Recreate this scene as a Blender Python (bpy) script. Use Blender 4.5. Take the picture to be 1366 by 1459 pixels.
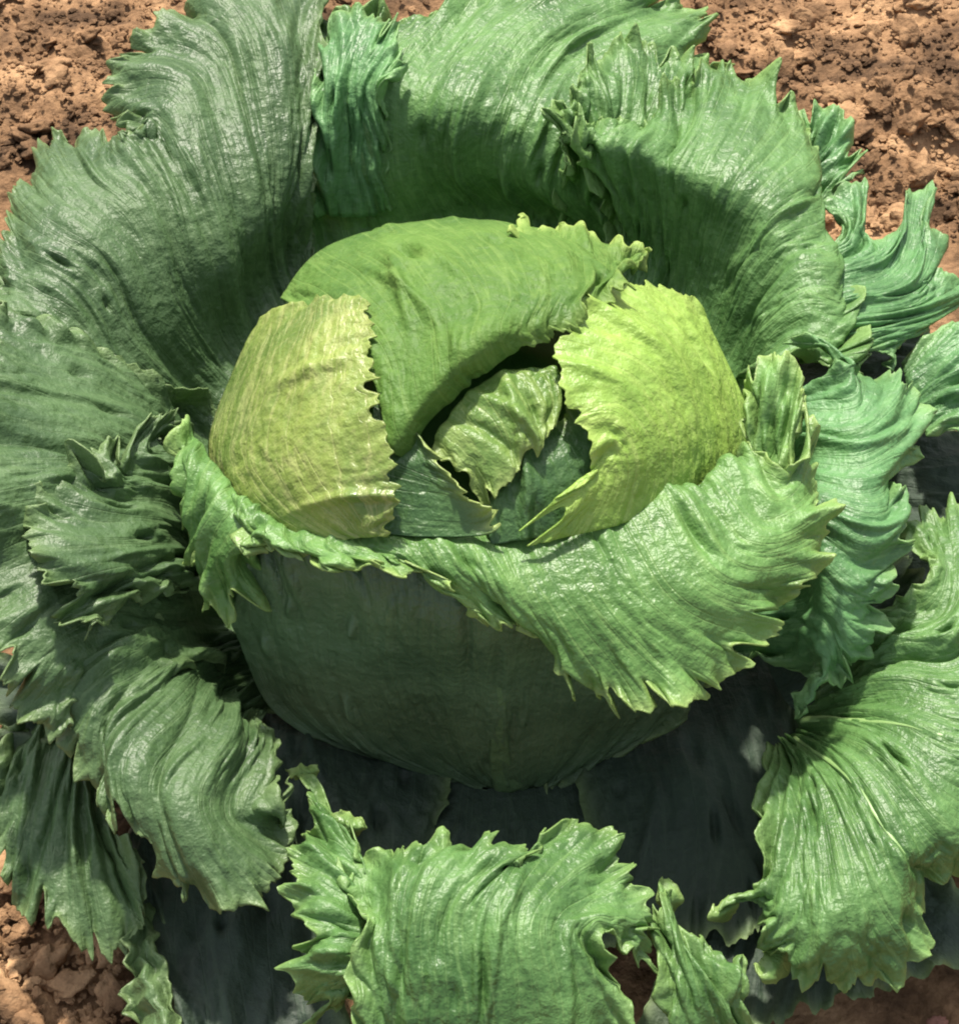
import bpy, math
import numpy as np
from mathutils import Vector

for o in list(bpy.data.objects):
    bpy.data.objects.remove(o, do_unlink=True)
scene = bpy.context.scene
COL = scene.collection

# ------------------------------------------------------------------ camera
PITCH = math.radians(52.0)
DIST = 0.85
HALF = math.atan(0.165 / 0.85)
TGT = np.array([0.0, 0.0, 0.092])
FWD = np.array([0.0, math.cos(PITCH), -math.sin(PITCH)])
UPV = np.array([0.0, math.sin(PITCH), math.cos(PITCH)])
RGT = np.array([1.0, 0.0, 0.0])
CAM = TGT - FWD * DIST
cd = bpy.data.cameras.new("camera")
cam = bpy.data.objects.new("camera", cd)
COL.objects.link(cam)
cam.location = CAM.tolist()
cam.rotation_euler = (math.pi / 2 - PITCH, 0, 0)
cd.sensor_fit = 'HORIZONTAL'
cd.sensor_width = 36.0
cd.lens = 18.0 / math.tan(HALF)
cd.clip_start = 0.01
cd.clip_end = 100.0
scene.camera = cam

# ------------------------------------------------------------------ light
SUN_EL = math.radians(58)
SUN_AZ = math.radians(-10)      # from straight behind the plant (+y), turned towards +x
sun_from = Vector((math.sin(SUN_AZ) * math.cos(SUN_EL), math.cos(SUN_AZ) * math.cos(SUN_EL), math.sin(SUN_EL)))
w = bpy.data.worlds.new("World")
scene.world = w
w.use_nodes = True
wn = w.node_tree.nodes
wl = w.node_tree.links
sky = wn.new('ShaderNodeTexSky')
sky.sky_type = 'NISHITA'
sky.sun_disc = False
sky.sun_elevation = SUN_EL
sky.sun_rotation = SUN_AZ % (2 * math.pi)
sky.air_density = 1.0
sky.dust_density = 3.0
bg = wn['Background']
bg.inputs['Strength'].default_value = 0.11
haze_mix = wn.new('ShaderNodeHueSaturation')      # thin high cloud: a paler, less blue sky
haze_mix.inputs['Saturation'].default_value = 0.45
wl.new(sky.outputs['Color'], haze_mix.inputs['Color'])
wl.new(haze_mix.outputs['Color'], bg.inputs['Color'])
sd = bpy.data.lights.new("sun", 'SUN')
sd.energy = 3.6
sd.angle = math.radians(2.5)
sd.color = (1.0, 0.93, 0.82)
sun = bpy.data.objects.new("sun", sd)
COL.objects.link(sun)
sun.rotation_euler = sun_from.to_track_quat('Z', 'Y').to_euler()
vs = scene.view_settings
vs.view_transform = 'Standard'
vs.look = 'None'
vs.exposure = 0.86
vs.gamma = 1.0
vs.use_curve_mapping = False
scene.render.engine = 'CYCLES'
scene.cycles.filter_width = 2.0
scene.cycles.max_bounces = 6
scene.cycles.diffuse_bounces = 3
scene.cycles.transmission_bounces = 3

# ------------------------------------------------------------------ helpers
RS = np.random.RandomState(7)
_perm = RS.permutation(512)
_perm = np.concatenate([_perm, _perm, _perm])
_gr = RS.rand(512) * 2 * np.pi
_gx, _gy = np.cos(_gr), np.sin(_gr)


def perlin(x, y, seed=0):
    x = np.asarray(x, float) + seed * 17.31
    y = np.asarray(y, float) + seed * 9.77
    x, y = np.broadcast_arrays(x, y)
    xi = np.floor(x).astype(int)
    yi = np.floor(y).astype(int)
    xf, yf = x - xi, y - yi
    u = xf * xf * xf * (xf * (xf * 6 - 15) + 10)
    v = yf * yf * yf * (yf * (yf * 6 - 15) + 10)

    def g(ix, iy, dx, dy):
        h = _perm[(_perm[ix % 512] + iy) % 512]
        return _gx[h] * dx + _gy[h] * dy
    a = g(xi, yi, xf, yf)
    b = g(xi + 1, yi, xf - 1, yf)
    c = g(xi, yi + 1, xf, yf - 1)
    d = g(xi + 1, yi + 1, xf - 1, yf - 1)
    return 1.45 * ((a * (1 - u) + b * u) * (1 - v) + (c * (1 - u) + d * u) * v)


def sstep(a, b, x):
    t = np.clip((x - a) / (b - a), 0, 1)
    return t * t * (3 - 2 * t)


def ray(px, py):
    k = math.tan(HALF) / 683.0
    d = FWD + RGT * (px - 683.0) * k + UPV * (729.5 - py) * k
    return d / np.linalg.norm(d)


def at(px, py, zcm):
    """point seen at a photo pixel at a height (cm) above the soil"""
    d = ray(px, py)
    t = (zcm * 0.01 - CAM[2]) / d[2]
    return CAM + d * t


BC = np.array([0.0, 0.025, 0.080])
BR = np.array([0.092, 0.092, 0.081])


def B(px, py, off=0.0):
    """point seen at a photo pixel on the ball of the head (radius scaled by 1+off)"""
    r = BR * (1 + off)
    d = ray(px, py) / r
    o = (CAM - BC) / r
    a = d @ d
    b = o @ d
    c = o @ o - 1
    disc = b * b - a * c
    t = (-b - math.sqrt(disc)) / a if disc > 0 else -b / a
    return CAM + ray(px, py) * t


def pt(p):
    if isinstance(p, np.ndarray):
        return p
    return at(*p)


def hermite(knots, pts, q):
    """non-uniform Catmull-Rom through pts (n,...) at knots, sampled at q"""
    n = len(knots)
    m = np.zeros_like(pts)
    if n == 2:
        s = (pts[1] - pts[0]) / (knots[1] - knots[0])
        m[0] = m[1] = s
    else:
        for i in range(1, n - 1):
            h0, h1 = knots[i] - knots[i - 1], knots[i + 1] - knots[i]
            s0, s1 = (pts[i] - pts[i - 1]) / h0, (pts[i + 1] - pts[i]) / h1
            m[i] = (s0 * h1 + s1 * h0) / (h0 + h1)
        m[0] = 1.5 * (pts[1] - pts[0]) / (knots[1] - knots[0]) - 0.5 * m[1]
        m[-1] = 1.5 * (pts[-1] - pts[-2]) / (knots[-1] - knots[-2]) - 0.5 * m[-2]
    idx = np.clip(np.searchsorted(knots, q, side='right') - 1, 0, n - 2)
    h = (knots[idx + 1] - knots[idx])
    t = (q - knots[idx]) / h
    sh = (-1,) + (1,) * (pts.ndim - 1)
    t = t.reshape(sh)
    h = h.reshape(sh)
    return ((2 * t**3 - 3 * t**2 + 1) * pts[idx] + (t**3 - 2 * t**2 + t) * h * m[idx]
            + (-2 * t**3 + 3 * t**2) * pts[idx + 1] + (t**3 - t**2) * h * m[idx + 1])


def new_mesh(name, V, F, mat, parent=None, smooth=True):
    me = bpy.data.meshes.new(name)
    me.from_pydata([], [], [])
    V = np.asarray(V, np.float32)
    F = np.asarray(F, np.int32)
    me.vertices.add(len(V))
    me.vertices.foreach_set('co', V.ravel())
    k = F.shape[1]
    me.loops.add(F.size)
    me.loops.foreach_set('vertex_index', F.ravel())
    me.polygons.add(len(F))
    me.polygons.foreach_set('loop_start', np.arange(len(F), dtype=np.int32) * k)
    me.polygons.foreach_set('loop_total', np.full(len(F), k, np.int32))
    me.update(calc_edges=True)
    me.polygons.foreach_set('use_smooth', np.full(len(F), smooth))
    me.materials.append(mat)
    o = bpy.data.objects.new(name, me)
    COL.objects.link(o)
    if parent is not None:
        o.parent = parent
    return o


# ------------------------------------------------------------------ materials
def nd(nt, t, **kw):
    n = nt.nodes.new(t)
    for k, v in kw.items():
        setattr(n, k, v)
    return n


def leaf_material(name, dark, mid, light, margin, rough=0.42, trans=0.28, stripe=1.0, rough_var=0.18, spec=0.55):
    m = bpy.data.materials.new(name)
    m.use_nodes = True
    nt = m.node_tree
    L = nt.links.new
    bs = nt.nodes['Principled BSDF']
    out = nt.nodes['Material Output']
    uv = nd(nt, 'ShaderNodeUVMap', uv_map='leafmap')
    geo = nd(nt, 'ShaderNodeTexCoord')

    def noise(scale, vec, detail=4, rgh=0.55, sx=1.0, sy=1.0):
        mp = nd(nt, 'ShaderNodeMapping')
        mp.inputs['Scale'].default_value = (sx, sy, 1)
        L(vec, mp.inputs['Vector'])
        n = nd(nt, 'ShaderNodeTexNoise')
        n.inputs['Scale'].default_value = scale
        n.inputs['Detail'].default_value = detail
        n.inputs['Roughness'].default_value = rgh
        L(mp.outputs['Vector'], n.inputs['Vector'])
        return n.outputs['Fac']

    def rng(src, a, b, c=0.0, d=1.0):
        r = nd(nt, 'ShaderNodeMapRange')
        r.inputs['From Min'].default_value = a
        r.inputs['From Max'].default_value = b
        r.inputs['To Min'].default_value = c
        r.inputs['To Max'].default_value = d
        L(src, r.inputs['Value'])
        return r.outputs['Result']

    def mix(fac, a, b):
        x = nd(nt, 'ShaderNodeMix', data_type='RGBA')
        if isinstance(fac, float):
            x.inputs['Factor'].default_value = fac
        else:
            L(fac, x.inputs['Factor'])
        for s, v in ((x.inputs['A'], a), (x.inputs['B'], b)):
            if isinstance(v, tuple):
                s.default_value = (*v, 1)
            else:
                L(v, s)
        return x.outputs['Result']

    def math_(op, a, b=None):
        x = nd(nt, 'ShaderNodeMath', operation=op)
        for s, v in ((x.inputs[0], a), (x.inputs[1], b)):
            if v is None:
                continue
            if isinstance(v, (int, float)):
                s.default_value = v
            else:
                L(v, s)
        return x.outputs[0]

    patch = noise(28, geo.outputs['Object'], 5, 0.6)
    stripes = noise(1, uv.outputs['UV'], 3, 0.5, 420, 38)
    fine = noise(420, geo.outputs['Object'], 3, 0.6)
    veins = noise(1, uv.outputs['UV'], 2, 0.5, 150, 14)
    ridge = rng(math_('ABSOLUTE', math_('SUBTRACT', veins, 0.5)), 0.0, 0.035, 1.0, 0.0)
    c = mix(rng(patch, 0.36, 0.60), dark, mid)
    c = mix(rng(stripes, 0.45, 0.78, 0.0, 0.20 * stripe), c, light)
    c = mix(math_('MULTIPLY', ridge, 0.38 * stripe), c, light)
    c = mix(rng(fine, 0.52, 0.8, 0.0, 0.45), c, light)
    c = mix(rng(noise(130, geo.outputs['Object'], 4, 0.65), 0.5, 0.72, 0.0, 0.5), c, dark)
    un_ = nd(nt, 'ShaderNodeAttribute', attribute_name='underside_shade')      # dull outer face, its shade put into a darker, greyer colour
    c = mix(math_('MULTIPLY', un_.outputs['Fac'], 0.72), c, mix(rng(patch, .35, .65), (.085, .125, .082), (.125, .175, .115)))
    at_ = nd(nt, 'ShaderNodeAttribute', attribute_name='margin')
    c = mix(at_.outputs['Fac'], c, margin)
    L(c, bs.inputs['Base Color'])
    bs.inputs['Specular IOR Level'].default_value = spec
    L(rng(patch, 0.3, 0.7, rough - rough_var / 2, rough + rough_var / 2), bs.inputs['Roughness'])
    vor = nd(nt, 'ShaderNodeTexVoronoi')
    vor.inputs['Scale'].default_value = 230
    L(geo.outputs['Object'], vor.inputs['Vector'])
    spot = noise(60, geo.outputs['Object'], 2, 0.5)
    h = math_('ADD', math_('MULTIPLY', stripes, 0.20), math_('MULTIPLY', vor.outputs['Distance'], math_('MULTIPLY', spot, 0.9)))
    h = math_('ADD', h, math_('MULTIPLY', fine, 0.5))
    mid_ = noise(170, geo.outputs['Object'], 3, 0.6)
    h = math_('ADD', h, math_('MULTIPLY', mid_, 1.9))
    h = math_('ADD', h, math_('MULTIPLY', ridge, -0.18 * stripe))
    bp = nd(nt, 'ShaderNodeBump')
    bp.inputs['Strength'].default_value = 0.75
    bp.inputs['Distance'].default_value = 0.0010
    L(h, bp.inputs['Height'])
    L(bp.outputs['Normal'], bs.inputs['Normal'])
    tr = nd(nt, 'ShaderNodeBsdfTranslucent')
    L(mix(0.45, c, light), tr.inputs['Color'])
    L(bp.outputs['Normal'], tr.inputs['Normal'])
    ms = nd(nt, 'ShaderNodeMixShader')
    ms.inputs[0].default_value = trans
    L(bs.outputs[0], ms.inputs[1])
    L(tr.outputs[0], ms.inputs[2])
    L(ms.outputs[0], out.inputs['Surface'])
    return m


M = {
    'outer': leaf_material('outer_leaf_green', (.066, .160, .042), (.138, .292, .084), (.25, .43, .14), (.36, .54, .17)),
    'left_dim': leaf_material('dimmed_outer_leaf', (.058, .118, .042), (.100, .186, .068), (.18, .28, .12), (.28, .40, .15), rough=.46),  # duller green: the weaker light on this flank is put into the colour
    'cool': leaf_material('cool_outer_leaf', (.075, .190, .066), (.150, .350, .125), (.26, .48, .19), (.34, .54, .19)),
    'under_shade': leaf_material('shaded_under_leaf', (.026, .046, .030), (.040, .068, .042), (.065, .105, .06), (.28, .40, .14), trans=.10, rough=.7),  # very dark green, the shade at the base painted into the leaf
    'wrap': leaf_material('wrapper_leaf', (.095, .215, .052), (.175, .360, .095), (.30, .48, .15), (.44, .58, .18)),
    'lime': leaf_material('lime_leaf', (.080, .180, .034), (.135, .262, .050), (.25, .39, .10), (.46, .60, .16), rough=.52, spec=.25),
    'yellow': leaf_material('yellow_green_leaf', (.250, .430, .070), (.370, .570, .100), (.54, .69, .20), (.54, .66, .18), rough=.46),
    'side': leaf_material('crinkled_side_leaf', (.150, .250, .050), (.290, .390, .080), (.62, .62, .27), (.50, .60, .18), rough=.36),
    'heart': leaf_material('heart_leaf', (.130, .250, .055), (.210, .350, .08), (.42, .54, .17), (.50, .60, .20)),
    'deep_shade': leaf_material('shaded_inner_leaf', (.055, .130, .044), (.095, .210, .065), (.15, .28, .09), (.44, .56, .17)),  # darkened green: shadow inside the head is part of this colour
}


def rib_material():
    m = bpy.data.materials.new('pale_rib')
    m.use_nodes = True
    nt = m.node_tree
    bs = nt.nodes['Principled BSDF']
    n = nd(nt, 'ShaderNodeTexNoise')
    n.inputs['Scale'].default_value = 120
    cr = nd(nt, 'ShaderNodeValToRGB')
    cr.color_ramp.elements[0].color = (.16, .30, .09, 1)
    cr.color_ramp.elements[1].color = (.30, .44, .17, 1)
    nt.links.new(n.outputs['Fac'], cr.inputs['Fac'])
    nt.links.new(cr.outputs['Color'], bs.inputs['Base Color'])
    bs.inputs['Roughness'].default_value = 0.42
    return m


M['rib'] = rib_material()


# ------------------------------------------------------------------ leaf builder
lettuce = bpy.data.objects.new('lettuce', None)
lettuce.location = (0, 0.02, 0)
COL.objects.link(lettuce)
lettuce['label'] = 'round head of green lettuce with wide frilled outer leaves spread over brown soil'
lettuce['category'] = 'lettuce'
LOC = np.array([0, 0.02, 0.0])


def noise_teeth(s, wl, seed):
    """irregular row of pointed teeth along s (metres), 0..1"""
    x = s / wl
    best = np.zeros_like(x)
    i0 = np.floor(x).astype(int)
    rs = np.random.RandomState(seed)
    J = rs.rand(4096)
    H = rs.rand(4096)
    W = rs.rand(4096)
    for k in (-1, 0, 1):
        c = i0 + k
        cc = c % 4096
        pos = c + 0.2 + 0.6 * J[cc]
        wd = 0.42 + 0.35 * W[cc]
        lean = 0.25 * (J[(cc + 9) % 4096] - 0.5)
        dx = (x - pos)
        t = np.clip(1 - np.abs(dx / (wd + np.sign(dx) * lean)), 0, 1) ** 1.6
        best = np.maximum(best, t * (0.25 + 0.75 * H[cc]))
    return best


def noise_notches(s, wl, seed):
    """rounded notches of uneven width and depth along s (metres), 0..1"""
    x = s / wl
    best = np.zeros_like(x)
    i0 = np.floor(x).astype(int)
    rs = np.random.RandomState(seed)
    J, H, W = rs.rand(4096), rs.rand(4096), rs.rand(4096)
    for k in (-1, 0, 1):
        cc = (i0 + k) % 4096
        pos = i0 + k + 0.15 + 0.7 * J[cc]
        wd = 0.10 + 0.16 * W[cc]
        t = np.sqrt(np.clip(1 - ((x - pos) / wd) ** 2, 0, 1))
        best = np.maximum(best, t * (0.15 + 0.85 * H[cc] ** 1.5))
    return best


def leaf(name, rows, mat, seed, nu=80, nv=240, frill=(0.004, 0.003, 0.002), fw=0.018, teeth=0.006, lobes=0.0045,
         tooth_wl=0.0062, sides=(True, True), undul=0.0022, crinkle=0.00022, pleat=0.0012, stem=False, back_rows=None, pits=7, folds=14, blister=0.0009, bl=0.011, edge_span=(0.0, 1.0), across=False,
         thick=0.0006, rim=0.5, rib=None, label=None, curl=0.0, tip_z=0.0, flip=False):
    nu = max(16, int(nu * 0.86))
    ctrl = [np.array([pt(p) for p in r]) for r in rows]
    qv = np.linspace(0, 1, nv)
    if stem:
        c0 = ctrl[0]
        S = np.array([0, .025, .012])
        ctrl = [S + (c0 - S) * np.array([.4, .4, .25]), S + (c0 - S) * np.array([.72, .72, .55])] + ctrl
    R = []
    for c in ctrl:
        d = np.linalg.norm(np.diff(c, axis=0), axis=1) ** 0.8
        k = np.concatenate([[0], np.cumsum(d)])
        k /= k[-1]
        # denser resample then arc length
        R.append(hermite(k, c, qv))
    R = np.array(R)
    ku = np.concatenate([[0], np.cumsum(np.mean(np.linalg.norm(np.diff(R, axis=0), axis=2), axis=1))])
    ku /= ku[-1]
    qu = np.linspace(0, 1, nu)
    qu = 1 - (1 - qu) ** 1.35
    P = hermite(ku, R, qu)

    def normals(P):
        du = np.gradient(P, axis=0)
        dv = np.gradient(P, axis=1)
        n = np.cross(du, dv)
        n /= np.linalg.norm(n, axis=2, keepdims=True) + 1e-12
        return n, du, dv
    N, du, dv = normals(P)
    if N[:, :, 2].mean() < 0:
        N = -N
    if flip:
        N = -N
    seg_u = np.linalg.norm(np.diff(P, axis=0), axis=2)
    t = np.concatenate([np.zeros((1, nv)), np.cumsum(seg_u, axis=0)])
    seg_v = np.linalg.norm(np.diff(P, axis=1), axis=2)
    s_full = np.concatenate([np.zeros((nu, 1)), np.cumsum(seg_v, axis=1)], axis=1)
    wmean = s_full[:, -1].mean()
    wid = s_full[:, -1].max()
    s = qv[None, :] * wid * np.ones((nu, 1))              # fan coordinate: lines of equal s run along the veins
    tm = t.mean(axis=1)[:, None] * np.ones((1, nv))
    big = 1.0
    m_top = t[-1][None, :] - t
    m_l = s_full if sides[0] else np.full_like(s_full, big)
    m_r = (s_full[:, -1:] - s_full) if sides[1] else np.full_like(s_full, big)
    mrg = np.minimum(np.minimum(m_top, m_l + 0.0), m_r)
    span = sstep(edge_span[0] - 0.06, edge_span[0] + 0.02, qv) * (1 - sstep(edge_span[1] - 0.02, edge_span[1] + 0.06, qv))
    span = span[None, :] * np.ones((nu, 1))
    A, Bc = (s, tm) if not across else (tm, s)
    # broad undulation and blistered, crinkled blade
    d = undul * perlin(A / 0.035, Bc / 0.06, seed) * sstep(0, 0.03, tm)
    msk = sstep(-.25, .5, perlin(A / 0.03, Bc / 0.035, seed + 40))
    msk2 = sstep(-.2, .6, perlin(A / 0.028, Bc / 0.028, seed + 41))
    d = d + msk * crinkle * (perlin(A / 0.0052, Bc / 0.034, seed + 1) + 0.5 * perlin(A / 0.0026, Bc / 0.014, seed + 2))
    pl = perlin(A / 0.013 + .5 * perlin(A / .03, Bc / .03, seed + 45), Bc / 0.07, seed + 42)
    d = d + pleat * pl * sstep(0, .04, tm)
    b = np.abs(perlin(A / bl + 0.4 * perlin(A / 0.02, Bc / 0.02, seed + 8), Bc / (bl * 1.7), seed + 3))
    d = d + blister * (b * 2 - 0.6) * msk2
    b2 = np.abs(perlin(A / (bl * .45), Bc / (bl * .6), seed + 13))
    d = d + blister * 0.5 * (b2 * 2 - .6) * msk2
    # dents and puckers at odd places
    rp = np.random.RandomState(seed * 3 + 1)
    for _ in range(pits):
        a0, b0 = rp.rand() * wid, (0.25 + 0.7 * rp.rand()) * tm[-1, 0]
        ra, rb = (0.002 + 0.0025 * rp.rand()), (0.003 + 0.005 * rp.rand())
        k_ = np.exp(-((s - a0) / ra) ** 2 - ((tm - b0) / rb) ** 2)
        k2 = np.exp(-((s - a0) / (ra * 2.2)) ** 2 - ((tm - b0) / (rb * 2)) ** 2)
        d = d + (-0.0045 * k_ + 0.0022 * k2) * (0.5 + rp.rand())
    for _ in range(folds):
        a0, b0 = rp.rand() * wid, (0.45 + 0.5 * rp.rand()) * tm[-1, 0]
        sl = rp.uniform(-.5, .5)
        x_ = (s - a0) - sl * (tm - b0)
        d = d + rp.choice([-1, 1, 1]) * (0.0012 + .0018 * rp.rand()) * np.exp(-(x_ / (.0018 + .002 * rp.rand())) ** 2) * np.exp(-((tm - b0) / (0.012 + 0.02 * rp.rand())) ** 2)
    # frilled margin
    w1 = np.exp(-mrg / fw) * span
    w2 = np.exp(-mrg / (fw * 0.5)) * span
    w3 = np.exp(-mrg / (fw * 0.25)) * span
    d = d + frill[0] * w1 * 1.5 * perlin(s / 0.020, tm / 0.08, seed + 4)
    g_ = s + 0.7 * tm
    d = d + frill[1] * w2 * 1.5 * perlin(g_ / 0.009, tm / 0.05, seed + 5)
    d = d + frill[2] * w3 * 1.5 * perlin(g_ / 0.0045, tm / 0.03, seed + 6)
    d = d + curl * np.exp(-mrg / 0.008)
    # teeth and lobes push the outline out and in, in the plane of the blade
    e = np.linspace(0, 1, nv) * s_full[-1, -1]
    teeth = teeth * 1.35
    tt = teeth * (noise_teeth(e, tooth_wl, seed + 20) - 0.35) + 0.45 * teeth * (noise_teeth(e, tooth_wl * 0.45, seed + 21) - 0.3)
    gate = 0.35 + 0.65 * sstep(-.4, .4, perlin(e / .03, 3.3, seed + 50))
    tt = tt * gate
    lb = lobes * (0.25 - 2.4 * noise_notches(e, 0.015, seed + 51) + 0.35 * noise_teeth(e, 0.017, seed + 52) + 0.8 * perlin(e / 0.026, 0.5, seed + 22))
    dirU = du / (np.linalg.norm(du, axis=2, keepdims=True) + 1e-9)
    dirV = dv / (np.linalg.norm(dv, axis=2, keepdims=True) + 1e-9)
    lat = lobes * 0.5 * perlin(e / 0.010, 7.5, seed + 23)
    wt = np.exp(-m_top / 0.007) * span
    wb = np.exp(-m_top / 0.014) * span
    P2 = P + dirU * (wt * tt[None, :] + wb * lb[None, :])[:, :, None] + dirV * (wt * lat[None, :])[:, :, None]
    for sd_, mm, sg in ((sides[0], m_l, -1), (sides[1], m_r, 1)):
        if sd_:
            a = t[:, 0 if sg < 0 else -1]
            ga = 0.2 + 0.8 * sstep(-.3, .5, perlin(a / .025, 8.1, seed + 35 + sg))
            ts = 0.7 * teeth * ga * (noise_teeth(a, tooth_wl * 1.3, seed + 30 + sg) - 0.35) + lobes * (perlin(a / 0.02, 0.5, seed + 33 + sg) - .7 * noise_notches(a, .02, seed + 37 + sg))
            fade = sstep(0.0, 0.25, qu) * (1 - sstep(0.93, 1.0, qu))
            ws = np.exp(-mm / 0.006) * (ts * fade)[:, None]
            P2 = P2 + sg * dirV * ws[:, :, None]
    P2 = P2 + N * d[:, :, None]
    P2[:, :, 2] += tip_z * np.exp(-mrg / 0.01)
    P2[:, :, 2] = np.maximum(P2[:, :, 2], 0.004 + 0.002 * (seed % 3))
    V = P2.reshape(-1, 3) - LOC
    ii = np.arange(nu * nv).reshape(nu, nv)
    F = np.stack([ii[:-1, :-1], ii[:-1, 1:], ii[1:, 1:], ii[1:, :-1]], axis=-1).reshape(-1, 4)
    o = new_mesh(name, V, F, M[mat], lettuce)
    me = o.data
    uvl = me.uv_layers.new(name='leafmap')
    UV = np.stack([A, Bc], axis=-1).reshape(-1, 2) + seed * 0.37
    uvl.data.foreach_set('uv', UV[F.ravel()].astype(np.float32).ravel())
    at_ = me.attributes.new('margin', 'FLOAT', 'POINT')
    mv = rim * 1.15 * np.exp(-mrg / 0.0032) * span
    at_.data.foreach_set('value', np.clip(mv, 0, 1).astype(np.float32).ravel())
    if back_rows is not None:
        ub = me.attributes.new('underside_shade', 'FLOAT', 'POINT')
        uu = (1 - sstep(ku[back_rows] - .05, ku[back_rows], qu))[:, None] * np.ones((1, nv))
        ub.data.foreach_set('value', uu.astype(np.float32).ravel())
    if thick > 0:
        so = o.modifiers.new('thickness', 'SOLIDIFY')
        so.thickness = thick
        so.offset = 0.0
    if label:
        o['label'] = label
    if rib:
        for rr in rib:
            make_rib(o, P2, N, qu, *rr)
    return o, P2, N


def make_rib(parent, P2, N, qu, v0, v1, u0, u1, r0, r1, flat=0.7, n=44, k=8):
    nu, nv = P2.shape[:2]
    V = []
    pts = []
    for i in range(n):
        a = i / (n - 1)
        u = u0 + (u1 - u0) * a
        v = v0 + (v1 - v0) * a
        iu = int(np.clip(np.searchsorted(qu, u), 0, nu - 1))
        iv = int(np.clip(round(v * (nv - 1)), 0, nv - 1))
        lo, hi = max(0, iv - 3), min(nv, iv + 4)
        lu, hu = max(0, iu - 2), min(nu, iu + 3)
        pts.append((P2[lu:hu, lo:hi].mean(axis=(0, 1)), N[iu, iv], a))
    C = np.array([p[0] for p in pts])
    for _ in range(3):
        C[1:-1] = (C[:-2] + 2 * C[1:-1] + C[2:]) / 4
    T = np.gradient(C, axis=0)
    for i in range(n):
        a = pts[i][2]
        r = r0 + (r1 - r0) * a
        nn = pts[i][1]
        tt = T[i] / (np.linalg.norm(T[i]) + 1e-9)
        bb = np.cross(tt, nn)
        bb /= np.linalg.norm(bb) + 1e-9
        for j in range(k):
            th = 2 * math.pi * j / k
            V.append(C[i] + bb * math.cos(th) * r * 1.3 + nn * math.sin(th) * r * flat)
    F = []
    for i in range(n - 1):
        for j in range(k):
            F.append((i * k + j, i * k + (j + 1) % k, (i + 1) * k + (j + 1) % k, (i + 1) * k + j))
    o = new_mesh('midrib', np.array(V) - LOC, F, M['rib'] if flat > .3 else parent.data.materials[0], parent)
    ub = o.data.attributes.new('underside_shade', 'FLOAT', 'POINT')
    ub.data.foreach_set('value', np.full(len(V), 0.8, np.float32))
    return o


# ------------------------------------------------------------------ soil
def soil_material(name, c0, c1, c2):
    m = bpy.data.materials.new(name)
    m.use_nodes = True
    nt = m.node_tree
    L = nt.links.new
    bs = nt.nodes['Principled BSDF']
    tc = nd(nt, 'ShaderNodeNewGeometry')
    n1 = nd(nt, 'ShaderNodeTexNoise')
    n1.inputs['Scale'].default_value = 20
    n1.inputs['Detail'].default_value = 8
    n1.inputs['Roughness'].default_value = 0.7
    L(tc.outputs['Position'], n1.inputs['Vector'])
    cr = nd(nt, 'ShaderNodeValToRGB')
    e = cr.color_ramp.elements
    e[0].position, e[0].color = 0.40, (*c0, 1)
    e[1].position, e[1].color = 0.66, (*c2, 1)
    x = e.new(0.52)
    x.color = (*c1, 1)
    L(n1.outputs['Fac'], cr.inputs['Fac'])
    L(cr.outputs['Color'], bs.inputs['Base Color'])
    bs.inputs['Roughness'].default_value = 0.95
    bs.inputs['Specular IOR Level'].default_value = 0.15
    n2 = nd(nt, 'ShaderNodeTexNoise')
    n2.inputs['Scale'].default_value = 260
    n2.inputs['Detail'].default_value = 6
    L(tc.outputs['Position'], n2.inputs['Vector'])
    bp = nd(nt, 'ShaderNodeBump')
    bp.inputs['Strength'].default_value = 0.9
    bp.inputs['Distance'].default_value = 0.003
    L(n2.outputs['Fac'], bp.inputs['Height'])
    L(bp.outputs['Normal'], bs.inputs['Normal'])
    return m


SOIL = soil_material('brown_soil', (.085, .050, .028), (.25, .145, .076), (.52, .32, .17))
g = np.concatenate([[-3, -1.6, -0.9], np.linspace(-0.6, 0.6, 321), [0.9, 1.6, 3]])
X, Y = np.meshgrid(g, g + 0.05)


def soil_h(X, Y):
    h = 0.010 * perlin(X / 0.09, Y / 0.09, 40) + 0.006 * perlin(X / 0.035, Y / 0.035, 41)
    c = np.abs(perlin(X / 0.022, Y / 0.022, 42))
    h = h + 0.006 * c + 0.003 * np.abs(perlin(X / 0.009, Y / 0.009, 43))
    return h - 0.010


Z = soil_h(X, Y)
Z = Z - 0.012 * np.exp(-((X / 0.22) ** 2 + ((Y - 0.02) / 0.22) ** 2))
n = len(g)
ii = np.arange(n * n).reshape(n, n)
F = np.stack([ii[:-1, :-1], ii[:-1, 1:], ii[1:, 1:], ii[1:, :-1]], axis=-1).reshape(-1, 4)
soil = new_mesh('soil', np.stack([X, Y, Z], -1).reshape(-1, 3), F, SOIL)
soil['kind'] = 'structure'


def blob(rs, sub):
    import bmesh
    bm = bmesh.new()
    bmesh.ops.create_icosphere(bm, subdivisions=sub, radius=1.0)
    co = np.array([v.co[:] for v in bm.verts])
    fa = np.array([[v.index for v in f.verts] for f in bm.faces])
    bm.free()
    sd_ = rs.randint(1000)
    r = 1 + 0.55 * perlin(co[:, 0] * 1.3 + co[:, 2], co[:, 1] * 1.3 - co[:, 2] * .7, sd_) + 0.25 * perlin(co[:, 0] * 3 - co[:, 2] * 2, co[:, 1] * 3, sd_ + 1)
    co = co * r[:, None] * np.array([1, 0.8 + 0.3 * rs.rand(), 0.6 + 0.25 * rs.rand()])
    return co, fa


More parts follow.
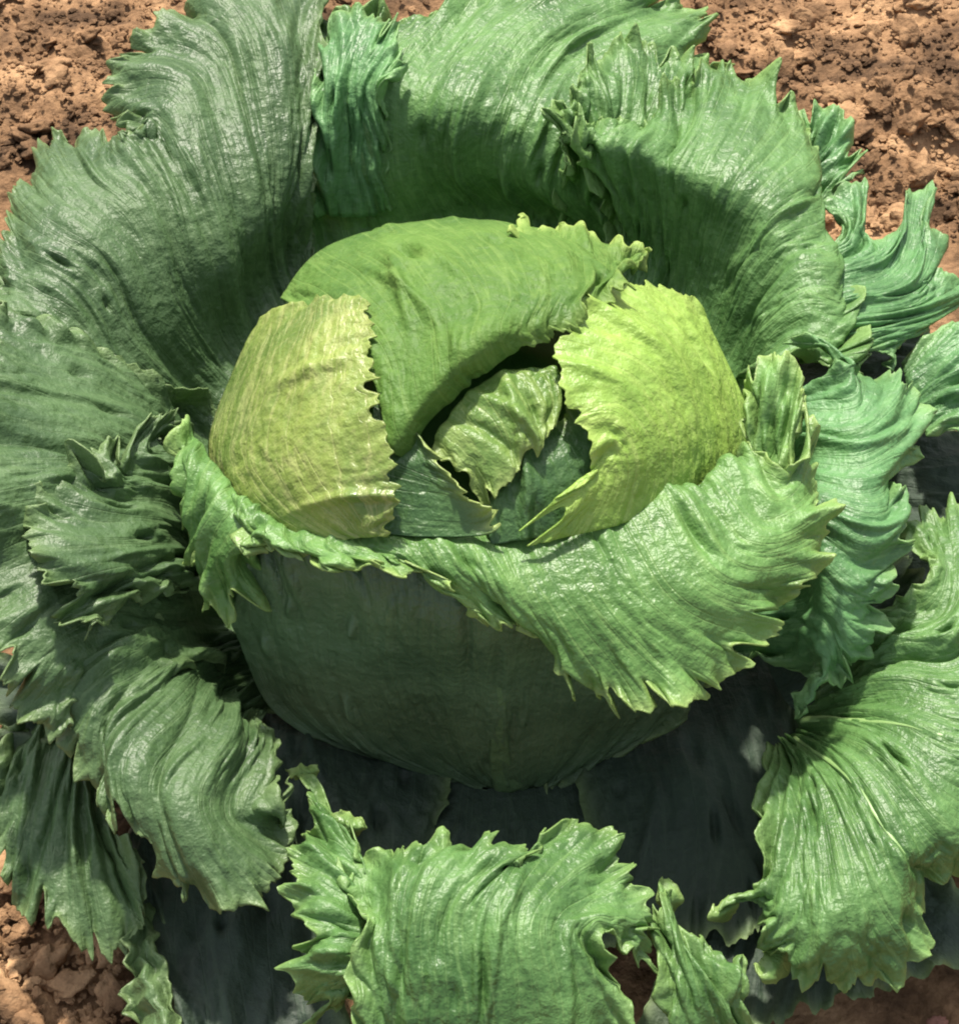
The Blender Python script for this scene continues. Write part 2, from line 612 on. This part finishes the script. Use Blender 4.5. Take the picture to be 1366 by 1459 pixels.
rs = np.random.RandomState(11)
protos = []
for i in range(8):
    co, fa = blob(rs, 3)
    me = bpy.data.meshes.new('clod')
    me.from_pydata(co.tolist(), [], fa.tolist())
    me.polygons.foreach_set('use_smooth', [True] * len(me.polygons))
    me.materials.append(SOIL)
    protos.append(me)
SEEN = [((-40, 280), (-40, 230)), ((980, 1420), (-40, 330)), ((-40, 260), (1230, 1500)), ((380, 640), (-40, 40))]
WT = [0.30, 0.47, 0.20, 0.03]


def seen_spot():
    k = rs.choice(4, p=WT)
    (a, b), (c, d) = SEEN[k]
    return at(a + (b - a) * rs.rand(), c + (d - c) * rs.rand(), 0.0)


for i in range(260):
    p = seen_spot()
    o = bpy.data.objects.new('clod', protos[i % 8])
    COL.objects.link(o)
    r = 0.0020 + 0.0055 * rs.rand() ** 2.5
    o.scale = (r * (1 + .5 * rs.rand()), r, r * .6)
    o.rotation_euler = (rs.rand() * .6, rs.rand() * .6, rs.rand() * 6.28)
    o.location = (p[0], p[1], float(soil_h(np.array(p[0]), np.array(p[1]))) + r * 0.18)
    o.parent = soil
# finer crumbs: too many to count
VV, FF = [], []
off = 0
co0, fa0 = blob(rs, 1)
for i in range(4400):
    p = seen_spot()
    r = 0.0005 + 0.0016 * rs.rand() ** 2
    a = rs.rand() * 6.28
    c_, s_ = math.cos(a), math.sin(a)
    q = co0 * r
    q = np.stack([q[:, 0] * c_ - q[:, 1] * s_, q[:, 0] * s_ + q[:, 1] * c_, q[:, 2]], -1)
    VV.append(q + np.array([p[0], p[1], float(soil_h(np.array(p[0]), np.array(p[1]))) + r * .3]))
    FF.append(fa0 + off)
    off += len(co0)
cr_ = new_mesh('crumbs', np.concatenate(VV), np.concatenate(FF), SOIL, soil, smooth=False)
cr_['kind'] = 'stuff'

# ------------------------------------------------------------------ the ball of the head
import bmesh
bm = bmesh.new()
bmesh.ops.create_uvsphere(bm, u_segments=96, v_segments=64, radius=1.0)
co = np.array([v.co[:] for v in bm.verts])
fa3 = [[v.index for v in f.verts] for f in bm.faces]
bm.free()
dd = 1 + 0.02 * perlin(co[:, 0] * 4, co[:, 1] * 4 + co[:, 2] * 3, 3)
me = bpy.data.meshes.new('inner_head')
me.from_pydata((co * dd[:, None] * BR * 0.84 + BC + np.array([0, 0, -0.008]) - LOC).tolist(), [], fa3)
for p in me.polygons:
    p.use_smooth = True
me.materials.append(M['deep_shade'])
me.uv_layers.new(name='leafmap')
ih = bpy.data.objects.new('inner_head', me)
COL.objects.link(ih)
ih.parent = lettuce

# wrapper leaf: rises from the base in front, bulges, then its margin flops outwards over the front
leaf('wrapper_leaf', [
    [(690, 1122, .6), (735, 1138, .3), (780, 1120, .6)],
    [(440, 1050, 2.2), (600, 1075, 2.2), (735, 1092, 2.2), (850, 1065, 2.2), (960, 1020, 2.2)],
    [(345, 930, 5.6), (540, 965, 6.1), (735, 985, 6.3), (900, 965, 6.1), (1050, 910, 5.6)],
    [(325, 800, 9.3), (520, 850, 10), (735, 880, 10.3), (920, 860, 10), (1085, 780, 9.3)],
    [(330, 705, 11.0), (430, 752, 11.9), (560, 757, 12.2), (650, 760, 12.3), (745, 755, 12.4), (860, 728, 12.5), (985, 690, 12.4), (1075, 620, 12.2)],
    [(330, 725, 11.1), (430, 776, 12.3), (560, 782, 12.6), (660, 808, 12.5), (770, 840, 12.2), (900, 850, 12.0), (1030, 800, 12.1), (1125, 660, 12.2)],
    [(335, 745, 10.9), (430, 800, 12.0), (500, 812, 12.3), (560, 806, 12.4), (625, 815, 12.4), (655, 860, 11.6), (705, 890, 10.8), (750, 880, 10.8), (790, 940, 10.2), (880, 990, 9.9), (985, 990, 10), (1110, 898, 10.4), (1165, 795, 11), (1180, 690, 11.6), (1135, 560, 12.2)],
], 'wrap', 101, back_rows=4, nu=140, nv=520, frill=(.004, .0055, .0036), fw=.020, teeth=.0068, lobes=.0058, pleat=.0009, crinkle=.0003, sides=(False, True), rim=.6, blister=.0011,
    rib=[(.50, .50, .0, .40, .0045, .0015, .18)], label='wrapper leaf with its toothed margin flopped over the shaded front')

leaf('wrapper_leaf', [
    [B(372, 452, -.02), B(340, 515, -.02), B(298, 630, -.02), B(335, 735, -.01), B(430, 795, -.02)],
    [B(425, 430, .03), B(390, 530, .02), B(360, 630, .02), B(410, 722, .02), B(490, 770, .0)],
    [B(480, 420, .035), B(462, 525, .035), B(455, 630, .035), B(490, 710, .03), B(530, 765, .01)],
    [B(522, 428, .04), B(527, 490, .035), B(533, 550, .035), B(557, 640, .035), B(556, 720, .025), B(548, 765, .01)],
], 'side', 102, pits=0, folds=2, nu=90, nv=240, frill=(.0008, .0010, .0006), teeth=.0035, lobes=.002, sides=(True, False), undul=.0015, across=True, crinkle=.0006, blister=.0005, bl=.008, rim=.2, pleat=.0006,
    label='yellow-green wrapper leaf with pale crinkled veins round the side of the head')

leaf('wrapper_leaf', [
    [B(400, 425, -.03), B(450, 362, -.02), B(540, 326, -.02), B(660, 312, 0), B(780, 328, .01), B(905, 360, .03)],
    [B(470, 475, -.01), B(565, 402, .01), B(680, 375, .02), B(790, 370, .03), B(918, 372, .05)],
    [B(530, 540, 0), B(590, 480, .01), B(690, 440, .03), B(790, 420, .05), B(905, 385, .06)],
    [B(560, 645, -.03), B(622, 565, .01), B(690, 498, .04), B(790, 462, .05), B(885, 402, .06)],
    [B(575, 650, -.10), B(636, 580, -.09), B(700, 516, -.05), B(797, 480, .03), B(892, 410, .055)],
], 'lime', 103, pits=5, folds=8, nu=110, nv=260, frill=(.002, .0020, .0014), fw=.010, teeth=.0042, lobes=.0025, sides=(False, True), edge_span=(.55, 1.0), rim=.35, blister=.0014, undul=.0022,
    label='lime green wrapper leaf folded over the back of the head')

leaf('wrapper_leaf', [
    [B(1075, 645, -.02), B(1000, 705, -.01), B(900, 742, -.02), B(750, 778, -.04)],
    [B(1058, 570, .0), B(975, 610, .03), B(905, 660, .03), B(800, 738, -.02)],
    [B(1020, 490, .0), B(935, 510, .05), B(885, 570, .05), B(868, 645, .03), B(800, 722, -.02)],
    [B(990, 430, -.02), B(900, 405, .02), B(832, 430, .03), B(797, 490, .035), B(803, 570, .03), B(835, 625, .02), B(842, 675, .01), B(790, 715, -.01), B(738, 757, -.03)],
], 'yellow', 104, pits=1, folds=4, edge_span=(0, .84), nu=110, nv=260, frill=(.0010, .0010, .0006), fw=.010, teeth=.0026, lobes=.0015, sides=(False, False), rim=.3, blister=.0008, crinkle=.0005,
    label='bright yellow-green leaf capping the head, with fine veins')

leaf('wrapper_leaf', [
    [B(722, 345, -.01), B(820, 362, .01), B(915, 388, .03)],
    [B(728, 330, .015), B(825, 345, .04), B(922, 372, .06)],
    [B(735, 318, .03), B(830, 330, .06), B(930, 358, .08)],
], 'lime', 127, pits=0, folds=2, nu=40, nv=200, frill=(.0025, .0030, .002), fw=.010, teeth=.0042, lobes=.003, rim=.8, undul=.001, label='narrow frilled margin along the back of the head')
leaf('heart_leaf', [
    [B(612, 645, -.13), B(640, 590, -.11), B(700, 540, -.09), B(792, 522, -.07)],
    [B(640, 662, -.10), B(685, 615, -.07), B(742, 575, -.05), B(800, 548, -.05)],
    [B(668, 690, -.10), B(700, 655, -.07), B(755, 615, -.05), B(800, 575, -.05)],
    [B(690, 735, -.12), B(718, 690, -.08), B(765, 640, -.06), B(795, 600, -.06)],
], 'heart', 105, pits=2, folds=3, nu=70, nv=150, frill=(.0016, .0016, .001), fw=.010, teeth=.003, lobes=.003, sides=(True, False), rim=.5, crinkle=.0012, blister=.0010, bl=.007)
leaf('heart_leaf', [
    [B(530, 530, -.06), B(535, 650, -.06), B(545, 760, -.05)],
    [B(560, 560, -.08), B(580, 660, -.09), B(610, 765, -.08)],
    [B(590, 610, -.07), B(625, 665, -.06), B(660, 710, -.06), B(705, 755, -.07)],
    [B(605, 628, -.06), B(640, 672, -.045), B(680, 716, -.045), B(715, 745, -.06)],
], 'deep_shade', 106, pits=0, folds=2, nu=70, nv=150, frill=(.0016, .0020, .001), fw=.008, teeth=.003, lobes=.002, sides=(False, False), rim=1.0)
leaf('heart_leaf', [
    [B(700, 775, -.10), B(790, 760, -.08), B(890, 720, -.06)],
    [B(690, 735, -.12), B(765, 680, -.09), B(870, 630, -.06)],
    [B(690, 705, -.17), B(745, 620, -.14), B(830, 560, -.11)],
], 'deep_shade', 107, pits=0, folds=2, nu=60, nv=120, frill=(.001, .001, .001), teeth=.002, lobes=.002, sides=(False, False), rim=.7)  # dark leaf standing in for the shaded inside of the cap leaf

# collar frills at both flanks of the head
leaf('collar_leaf', [
    [(262, 600, 9.0), (320, 680, 10.6), (365, 735, 11.0), (440, 762, 11.3)],
    [(255, 625, 9.8), (300, 690, 10.8), (338, 745, 11.2), (405, 775, 11.4)],
    [(262, 660, 9.6), (288, 735, 10.2), (318, 790, 10.2), (365, 775, 10.8)],
    [(262, 690, 8.6), (285, 780, 8.4), (300, 868, 7.8), (362, 862, 8.0), (385, 810, 9.2)],
], 'wrap', 108, nu=70, nv=200, frill=(.005, .005, .003), teeth=.007, lobes=.006, sides=(True, False), rim=.6)
leaf('collar_leaf', [
    [(1060, 660, 11.2), (1090, 690, 11.2), (1120, 730, 11.2)],
    [(1062, 590, 12.0), (1095, 620, 12.0), (1128, 670, 11.8)],
    [(1048, 550, 12.0), (1075, 520, 12.5), (1105, 508, 12.8), (1135, 540, 12.6), (1132, 610, 12.2)],
], 'wrap', 109, nu=60, nv=140, frill=(.003, .003, .0015), teeth=.004, lobes=.004, rim=.6)

# ------------------------------------------------------------------ outer leaves
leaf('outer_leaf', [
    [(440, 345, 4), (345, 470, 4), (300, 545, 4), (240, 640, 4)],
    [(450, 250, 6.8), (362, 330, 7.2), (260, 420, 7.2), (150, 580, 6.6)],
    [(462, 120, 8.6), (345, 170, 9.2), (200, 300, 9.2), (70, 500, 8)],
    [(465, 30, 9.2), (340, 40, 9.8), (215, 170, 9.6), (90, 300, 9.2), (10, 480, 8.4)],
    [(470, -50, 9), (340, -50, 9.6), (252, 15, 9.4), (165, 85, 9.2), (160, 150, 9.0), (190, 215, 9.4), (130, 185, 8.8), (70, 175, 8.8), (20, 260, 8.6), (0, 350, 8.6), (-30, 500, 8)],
], 'left_dim', 111, stem=True, nu=100, nv=480, frill=(.005, .0045, .0026), undul=.005, blister=.0012, sides=(True, True), 
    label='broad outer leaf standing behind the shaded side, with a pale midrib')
leaf('outer_leaf', [
    [(410, 345, 3.6), (600, 322, 3.6), (790, 315, 4), (930, 380, 4)],
    [(405, 250, 5.6), (560, 240, 6.4), (710, 245, 6.8), (880, 290, 6.4)],
    [(400, 120, 7.4), (560, 145, 8.8), (700, 165, 9.0), (930, 220, 7.4)],
    [(405, 60, 7.8), (600, 65, 9.2), (750, 60, 9.2), (990, 165, 7.2)],
    [(410, 5, 7.8), (540, 22, 8.4), (610, 15, 8.8), (680, -15, 8.8), (800, -25, 8.8), (900, -20, 8.4), (990, 10, 7.6), (1010, 80, 7.0), (1045, 190, 6.6)],
], 'outer', 112, stem=True, nu=95, nv=460, teeth=.0045, lobes=.006, frill=(.006, .007, .004), undul=.005, blister=.0013)
leaf('outer_leaf', [
    [(800, 300, 5.0), (860, 310, 5.0), (930, 330, 5.0)],
    [(800, 235, 8.2), (880, 215, 8.6), (970, 220, 8.0)],
    [(795, 195, 9.6), (870, 140, 9.8), (960, 130, 9.0), (1000, 170, 8.4)],
    [(790, 185, 9.6), (820, 140, 10), (845, 85, 9.8), (905, 50, 9.4), (960, 70, 9), (1000, 110, 8.6), (1015, 165, 8.2)],
], 'outer', 128, nu=60, nv=300, teeth=.0045, lobes=.006, frill=(.006, .007, .004), undul=.004)
leaf('outer_leaf', [
    [(440, 300, 4.6), (500, 310, 4.6), (560, 300, 4.6)],
    [(440, 220, 6.8), (500, 215, 7.2), (560, 225, 6.8)],
    [(440, 130, 8.6), (500, 115, 9.2), (555, 140, 9.0)],
    [(445, 95, 8.8), (462, 45, 9.2), (500, 20, 9.6), (545, 35, 9.6), (565, 80, 9.4), (560, 130, 9.2)],
], 'cool', 129, nu=60, nv=220, teeth=.0045, lobes=.005, frill=(.004, .005, .003), undul=.003)
leaf('outer_leaf', [
    [(870, 340, 5), (960, 410, 5), (1020, 500, 5), (1060, 620, 5)],
    [(845, 265, 7.8), (960, 300, 7.8), (1060, 380, 7.8), (1090, 540, 7.6)],
    [(818, 205, 10), (960, 235, 9.8), (1090, 300, 9.4), (1150, 530, 8.4)],
    [(815, 185, 10), (920, 195, 9.8), (1030, 160, 9.4), (1140, 235, 9.0), (1190, 400, 8.6), (1190, 545, 8.2)],
    [(812, 165, 9.6), (900, 172, 9.4), (985, 105, 8.8), (1040, 88, 8.6), (1090, 130, 8.4), (1140, 170, 8.2), (1165, 215, 8.0), (1135, 265, 8.2), (1165, 315, 8.0), (1205, 420, 8.0), (1215, 550, 7.8)],
], 'outer', 113, stem=True, nu=95, nv=460, teeth=.004, lobes=.006, frill=(.006, .007, .004), undul=.004, blister=.0014)
leaf('outer_leaf', [
    [(1090, 250, 4.5), (1140, 330, 4.5)],
    [(1140, 205, 6.0), (1195, 275, 6.0)],
    [(1135, 175, 6.4), (1160, 158, 6.6), (1195, 165, 6.6), (1220, 205, 6.4), (1222, 255, 6.2)],
], 'cool', 126, nu=50, nv=140, teeth=.005, lobes=.005, label='small bluish lobe behind the notch of a back leaf')
leaf('outer_leaf', [
    [(1100, 380, 6.5), (1120, 450, 6.5), (1140, 520, 6.5)],
    [(1180, 350, 8), (1210, 430, 8.4), (1220, 510, 8)],
    [(1200, 330, 8), (1250, 380, 8.2), (1290, 420, 8), (1250, 500, 8)],
    [(1165, 300, 8), (1190, 275, 8), (1232, 255, 8), (1222, 320, 8), (1250, 338, 8), (1282, 322, 7.8), (1300, 265, 7.4), (1328, 262, 7.4), (1312, 322, 7.6), (1342, 345, 7.2), (1318, 368, 7.4), (1335, 395, 7.2), (1400, 410, 6.6), (1340, 455, 7), (1290, 490, 7.2), (1265, 525, 7.4)],
], 'cool', 114, nu=80, nv=300, frill=(.002, .002, .001), teeth=.003, lobes=.001, rim=.35, label='bluish green outer leaf tip with finger-like lobes over the soil')
leaf('outer_leaf', [
    [(1095, 570, 6), (1120, 700, 6), (1130, 800, 6), (1140, 960, 5)],
    [(1140, 540, 9), (1165, 660, 9.6), (1175, 780, 9.2), (1165, 960, 6)],
    [(1200, 520, 10), (1225, 640, 10), (1225, 770, 9.4), (1195, 880, 8), (1165, 975, 6)],
    [(1120, 500, 9), (1200, 498, 9.6), (1290, 530, 9), (1302, 600, 8.6), (1262, 680, 8.5), (1290, 745, 8.5), (1255, 830, 8), (1242, 900, 7), (1215, 962, 6.4), (1165, 985, 6), (1132, 1030, 5.2)],
], 'cool', 115, stem=True, nu=90, nv=320, frill=(.005, .005, .0028), undul=.004, teeth=.005, lobes=.005)
leaf('outer_leaf', [
    [(1285, 520, 6.6), (1300, 570, 6.6), (1320, 625, 6.4)],
    [(1340, 470, 7.2), (1360, 540, 7.4), (1370, 615, 6.8)],
    [(1440, 400, 7), (1480, 520, 7.5), (1440, 640, 6.5)],
], 'cool', 116, nu=50, nv=120, label='bluish leaf blade entering beside the finger-lobed leaf')
leaf('outer_leaf', [
    [(1105, 1075, 3.0), (1138, 1035, 3.4), (1175, 1000, 3.6)],
    [(1085, 1180, 5.2), (1180, 1140, 6.2), (1270, 1040, 6.6), (1255, 870, 6)],
    [(1065, 1250, 5.4), (1180, 1290, 6.2), (1320, 1180, 6.8), (1380, 1000, 7), (1330, 820, 6.8)],
    [(1020, 1297, 4.4), (1070, 1310, 4.4), (1110, 1365, 4.2), (1185, 1400, 4), (1270, 1390, 4), (1305, 1300, 4.5), (1370, 1240, 5), (1470, 1100, 5.5), (1470, 850, 6), (1370, 715, 6.5), (1270, 745, 6.5)],
], 'outer', 117, pleat=.0008, nu=100, nv=460, frill=(.0045, .0045, .0026), undul=.004, blister=.0014, teeth=.006, lobes=.004,
    rib=[(.30, .36, .02, .7, .0013, .0004, .5), (.52, .62, .02, .7, .0013, .0004, .5)], label='broad outer leaf low beside the shadow, two pale veins fanning from its base')
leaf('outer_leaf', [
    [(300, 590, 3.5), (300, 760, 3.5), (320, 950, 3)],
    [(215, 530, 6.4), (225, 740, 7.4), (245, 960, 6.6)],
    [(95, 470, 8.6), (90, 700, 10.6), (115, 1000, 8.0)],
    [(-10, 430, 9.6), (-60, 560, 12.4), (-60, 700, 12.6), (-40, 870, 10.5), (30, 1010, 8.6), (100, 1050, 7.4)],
], 'left_dim', 118, stem=True, nu=95, nv=400, frill=(.005, .005, .0028), undul=.006, blister=.0014)
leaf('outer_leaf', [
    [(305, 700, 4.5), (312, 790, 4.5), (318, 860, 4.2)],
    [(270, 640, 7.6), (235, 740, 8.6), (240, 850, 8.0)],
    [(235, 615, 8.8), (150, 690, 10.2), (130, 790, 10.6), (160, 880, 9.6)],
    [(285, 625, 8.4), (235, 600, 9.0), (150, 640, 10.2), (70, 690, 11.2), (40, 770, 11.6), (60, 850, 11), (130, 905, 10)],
], 'left_dim', 125, nu=80, nv=360, frill=(.006, .005, .003), undul=.005, blister=.0014, teeth=.007, lobes=.006)
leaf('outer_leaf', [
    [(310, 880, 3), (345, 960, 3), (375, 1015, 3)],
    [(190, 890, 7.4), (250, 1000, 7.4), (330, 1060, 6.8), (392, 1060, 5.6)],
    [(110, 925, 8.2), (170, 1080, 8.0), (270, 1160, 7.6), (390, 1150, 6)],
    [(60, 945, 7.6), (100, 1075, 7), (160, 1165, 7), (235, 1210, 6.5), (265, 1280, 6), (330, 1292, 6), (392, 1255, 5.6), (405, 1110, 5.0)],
], 'left_dim', 119, stem=True, nu=80, nv=400, frill=(.0045, .0045, .0026), undul=.004, blister=.0012, teeth=.005)
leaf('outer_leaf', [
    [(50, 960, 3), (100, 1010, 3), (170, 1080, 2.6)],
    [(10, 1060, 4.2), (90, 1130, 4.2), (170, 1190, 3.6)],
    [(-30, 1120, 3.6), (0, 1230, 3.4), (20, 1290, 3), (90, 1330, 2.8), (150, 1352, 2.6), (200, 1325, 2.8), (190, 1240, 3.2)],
], 'left_dim', 120, nu=70, nv=240, teeth=.006, lobes=.005)
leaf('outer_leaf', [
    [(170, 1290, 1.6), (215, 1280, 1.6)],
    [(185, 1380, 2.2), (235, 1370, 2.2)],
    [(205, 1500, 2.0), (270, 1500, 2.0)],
], 'left_dim', 121, nu=60, nv=60)
leaf('outer_leaf', [
    [(480, 1600, 1.5), (660, 1620, 2.0), (870, 1600, 1.5)],
    [(500, 1450, 5.4), (660, 1450, 6.2), (900, 1440, 5.2)],
    [(500, 1330, 6.6), (680, 1300, 7.6), (870, 1330, 6.6)],
    [(480, 1225, 6.4), (560, 1205, 6.6), (640, 1198, 6.8), (720, 1205, 7), (765, 1228, 7), (785, 1190, 6.4), (860, 1185, 6), (890, 1230, 5.8), (930, 1320, 5.4), (945, 1385, 4.8)],
], 'outer', 122, nu=95, nv=420, frill=(.004, .0045, .0026), undul=.004, blister=.0012,
    label='front outer leaf arching up with a ragged margin turned to the head')
leaf('outer_leaf', [
    [(560, 1420, 4.6), (540, 1320, 5.4), (525, 1225, 5.8)],
    [(500, 1440, 4.8), (480, 1340, 6), (480, 1240, 6), (470, 1150, 5)],
    [(425, 1480, 4), (418, 1390, 5), (430, 1290, 5.6), (430, 1200, 5.2), (440, 1130, 4.8), (415, 1090, 4.6)],
], 'outer', 123, nu=80, nv=240, frill=(.008, .006, .002), teeth=.005, lobes=.005)
leaf('outer_leaf', [
    [(930, 1520, 2), (1010, 1530, 2), (1110, 1520, 2)],
    [(950, 1400, 4.4), (990, 1400, 4.8), (1050, 1430, 4)],
    [(925, 1340, 4.6), (945, 1262, 4.8), (965, 1330, 4.8), (1000, 1345, 4.6), (1040, 1410, 4)],
], 'outer', 124, nu=60, nv=160, frill=(.0045, .0045, .0026))
# low leaves filling the gaps round the base, shade put into their colour
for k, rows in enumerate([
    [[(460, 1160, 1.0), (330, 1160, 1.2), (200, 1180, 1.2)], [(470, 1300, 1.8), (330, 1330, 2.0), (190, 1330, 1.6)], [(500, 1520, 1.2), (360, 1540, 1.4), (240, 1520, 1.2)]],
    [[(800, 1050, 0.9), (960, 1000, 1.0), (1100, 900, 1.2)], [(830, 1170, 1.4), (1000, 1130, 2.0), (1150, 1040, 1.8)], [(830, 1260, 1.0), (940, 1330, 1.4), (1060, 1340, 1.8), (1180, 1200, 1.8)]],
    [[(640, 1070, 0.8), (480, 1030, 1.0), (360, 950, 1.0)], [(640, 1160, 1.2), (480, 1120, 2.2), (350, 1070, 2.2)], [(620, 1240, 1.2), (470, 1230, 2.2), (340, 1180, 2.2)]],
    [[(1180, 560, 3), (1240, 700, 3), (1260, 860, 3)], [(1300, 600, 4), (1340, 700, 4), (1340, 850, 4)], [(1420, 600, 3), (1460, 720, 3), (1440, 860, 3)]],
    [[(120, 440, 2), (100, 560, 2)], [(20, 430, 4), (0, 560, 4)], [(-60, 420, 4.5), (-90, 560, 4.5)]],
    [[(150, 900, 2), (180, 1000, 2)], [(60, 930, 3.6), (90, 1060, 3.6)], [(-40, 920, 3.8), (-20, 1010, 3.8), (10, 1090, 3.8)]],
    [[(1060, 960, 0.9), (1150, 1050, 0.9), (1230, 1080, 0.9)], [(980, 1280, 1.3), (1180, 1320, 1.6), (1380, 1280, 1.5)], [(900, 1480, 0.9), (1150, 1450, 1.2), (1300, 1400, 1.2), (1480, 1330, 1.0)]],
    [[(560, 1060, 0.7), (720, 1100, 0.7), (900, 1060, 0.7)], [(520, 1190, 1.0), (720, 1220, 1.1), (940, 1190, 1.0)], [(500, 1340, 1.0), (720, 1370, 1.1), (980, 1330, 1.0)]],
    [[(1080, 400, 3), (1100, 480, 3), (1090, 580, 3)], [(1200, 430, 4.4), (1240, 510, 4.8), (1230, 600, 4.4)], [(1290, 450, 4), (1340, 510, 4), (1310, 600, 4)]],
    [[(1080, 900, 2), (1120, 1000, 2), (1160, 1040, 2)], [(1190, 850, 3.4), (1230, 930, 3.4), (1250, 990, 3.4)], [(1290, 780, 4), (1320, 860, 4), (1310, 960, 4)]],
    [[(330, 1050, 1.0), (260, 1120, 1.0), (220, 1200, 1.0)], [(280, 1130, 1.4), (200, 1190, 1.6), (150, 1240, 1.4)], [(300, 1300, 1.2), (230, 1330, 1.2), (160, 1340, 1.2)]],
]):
    leaf('shaded_under_leaf', rows, 'under_shade', 130 + k, nu=50, nv=120, teeth=.003, lobes=.002, thick=0)

for k, (x, y, z, w_, h_, a) in enumerate([(432, 1099, 4.6, 34, 20, 10), (496, 1172, 5.4, 40, 26, -20), (950, 1275, 4.6, 26, 40, 5), (1030, 1297, 4.4, 34, 24, 20), (1100, 1372, 4.0, 46, 34, 60)]):
    c_, s_ = math.cos(math.radians(a)), math.sin(math.radians(a))

    def q_(dx, dy, dz):
        return (x + dx * w_ * c_ + dy * h_ * s_, y - dx * w_ * s_ + dy * h_ * c_, z + dz)
    leaf('leaf_tip', [[q_(-.5, .5, -.5), q_(0, .75, -.7), q_(.5, .5, -.5)], [q_(-.7, 0, 0), q_(0, .1, .1), q_(.7, 0, 0)], [q_(-.4, -.5, .1), q_(0, -.6, 0), q_(.5, -.4, .1)]],
         'wrap', 160 + k, nu=18, nv=40, teeth=.003, lobes=.002, frill=(.001, .0012, .001), undul=.0005, pleat=.0004, pits=0, folds=0)

# ------------------------------------------------------------------ pebble
co, fa = blob(np.random.RandomState(5), 3)
pm = soil_material('reddish_stone', (.16, .07, .05), (.24, .11, .08), (.32, .17, .13))
p = at(1340, 1444, 0.2)
peb = new_mesh('pebble', co * np.array([.0035, .0030, .0026]), fa, pm)
peb.location = (p[0], p[1], float(soil_h(np.array(p[0]), np.array(p[1]))) + .0015)
peb['label'] = 'small reddish pebble on dark soil below the broad leaf'
peb['category'] = 'pebble'
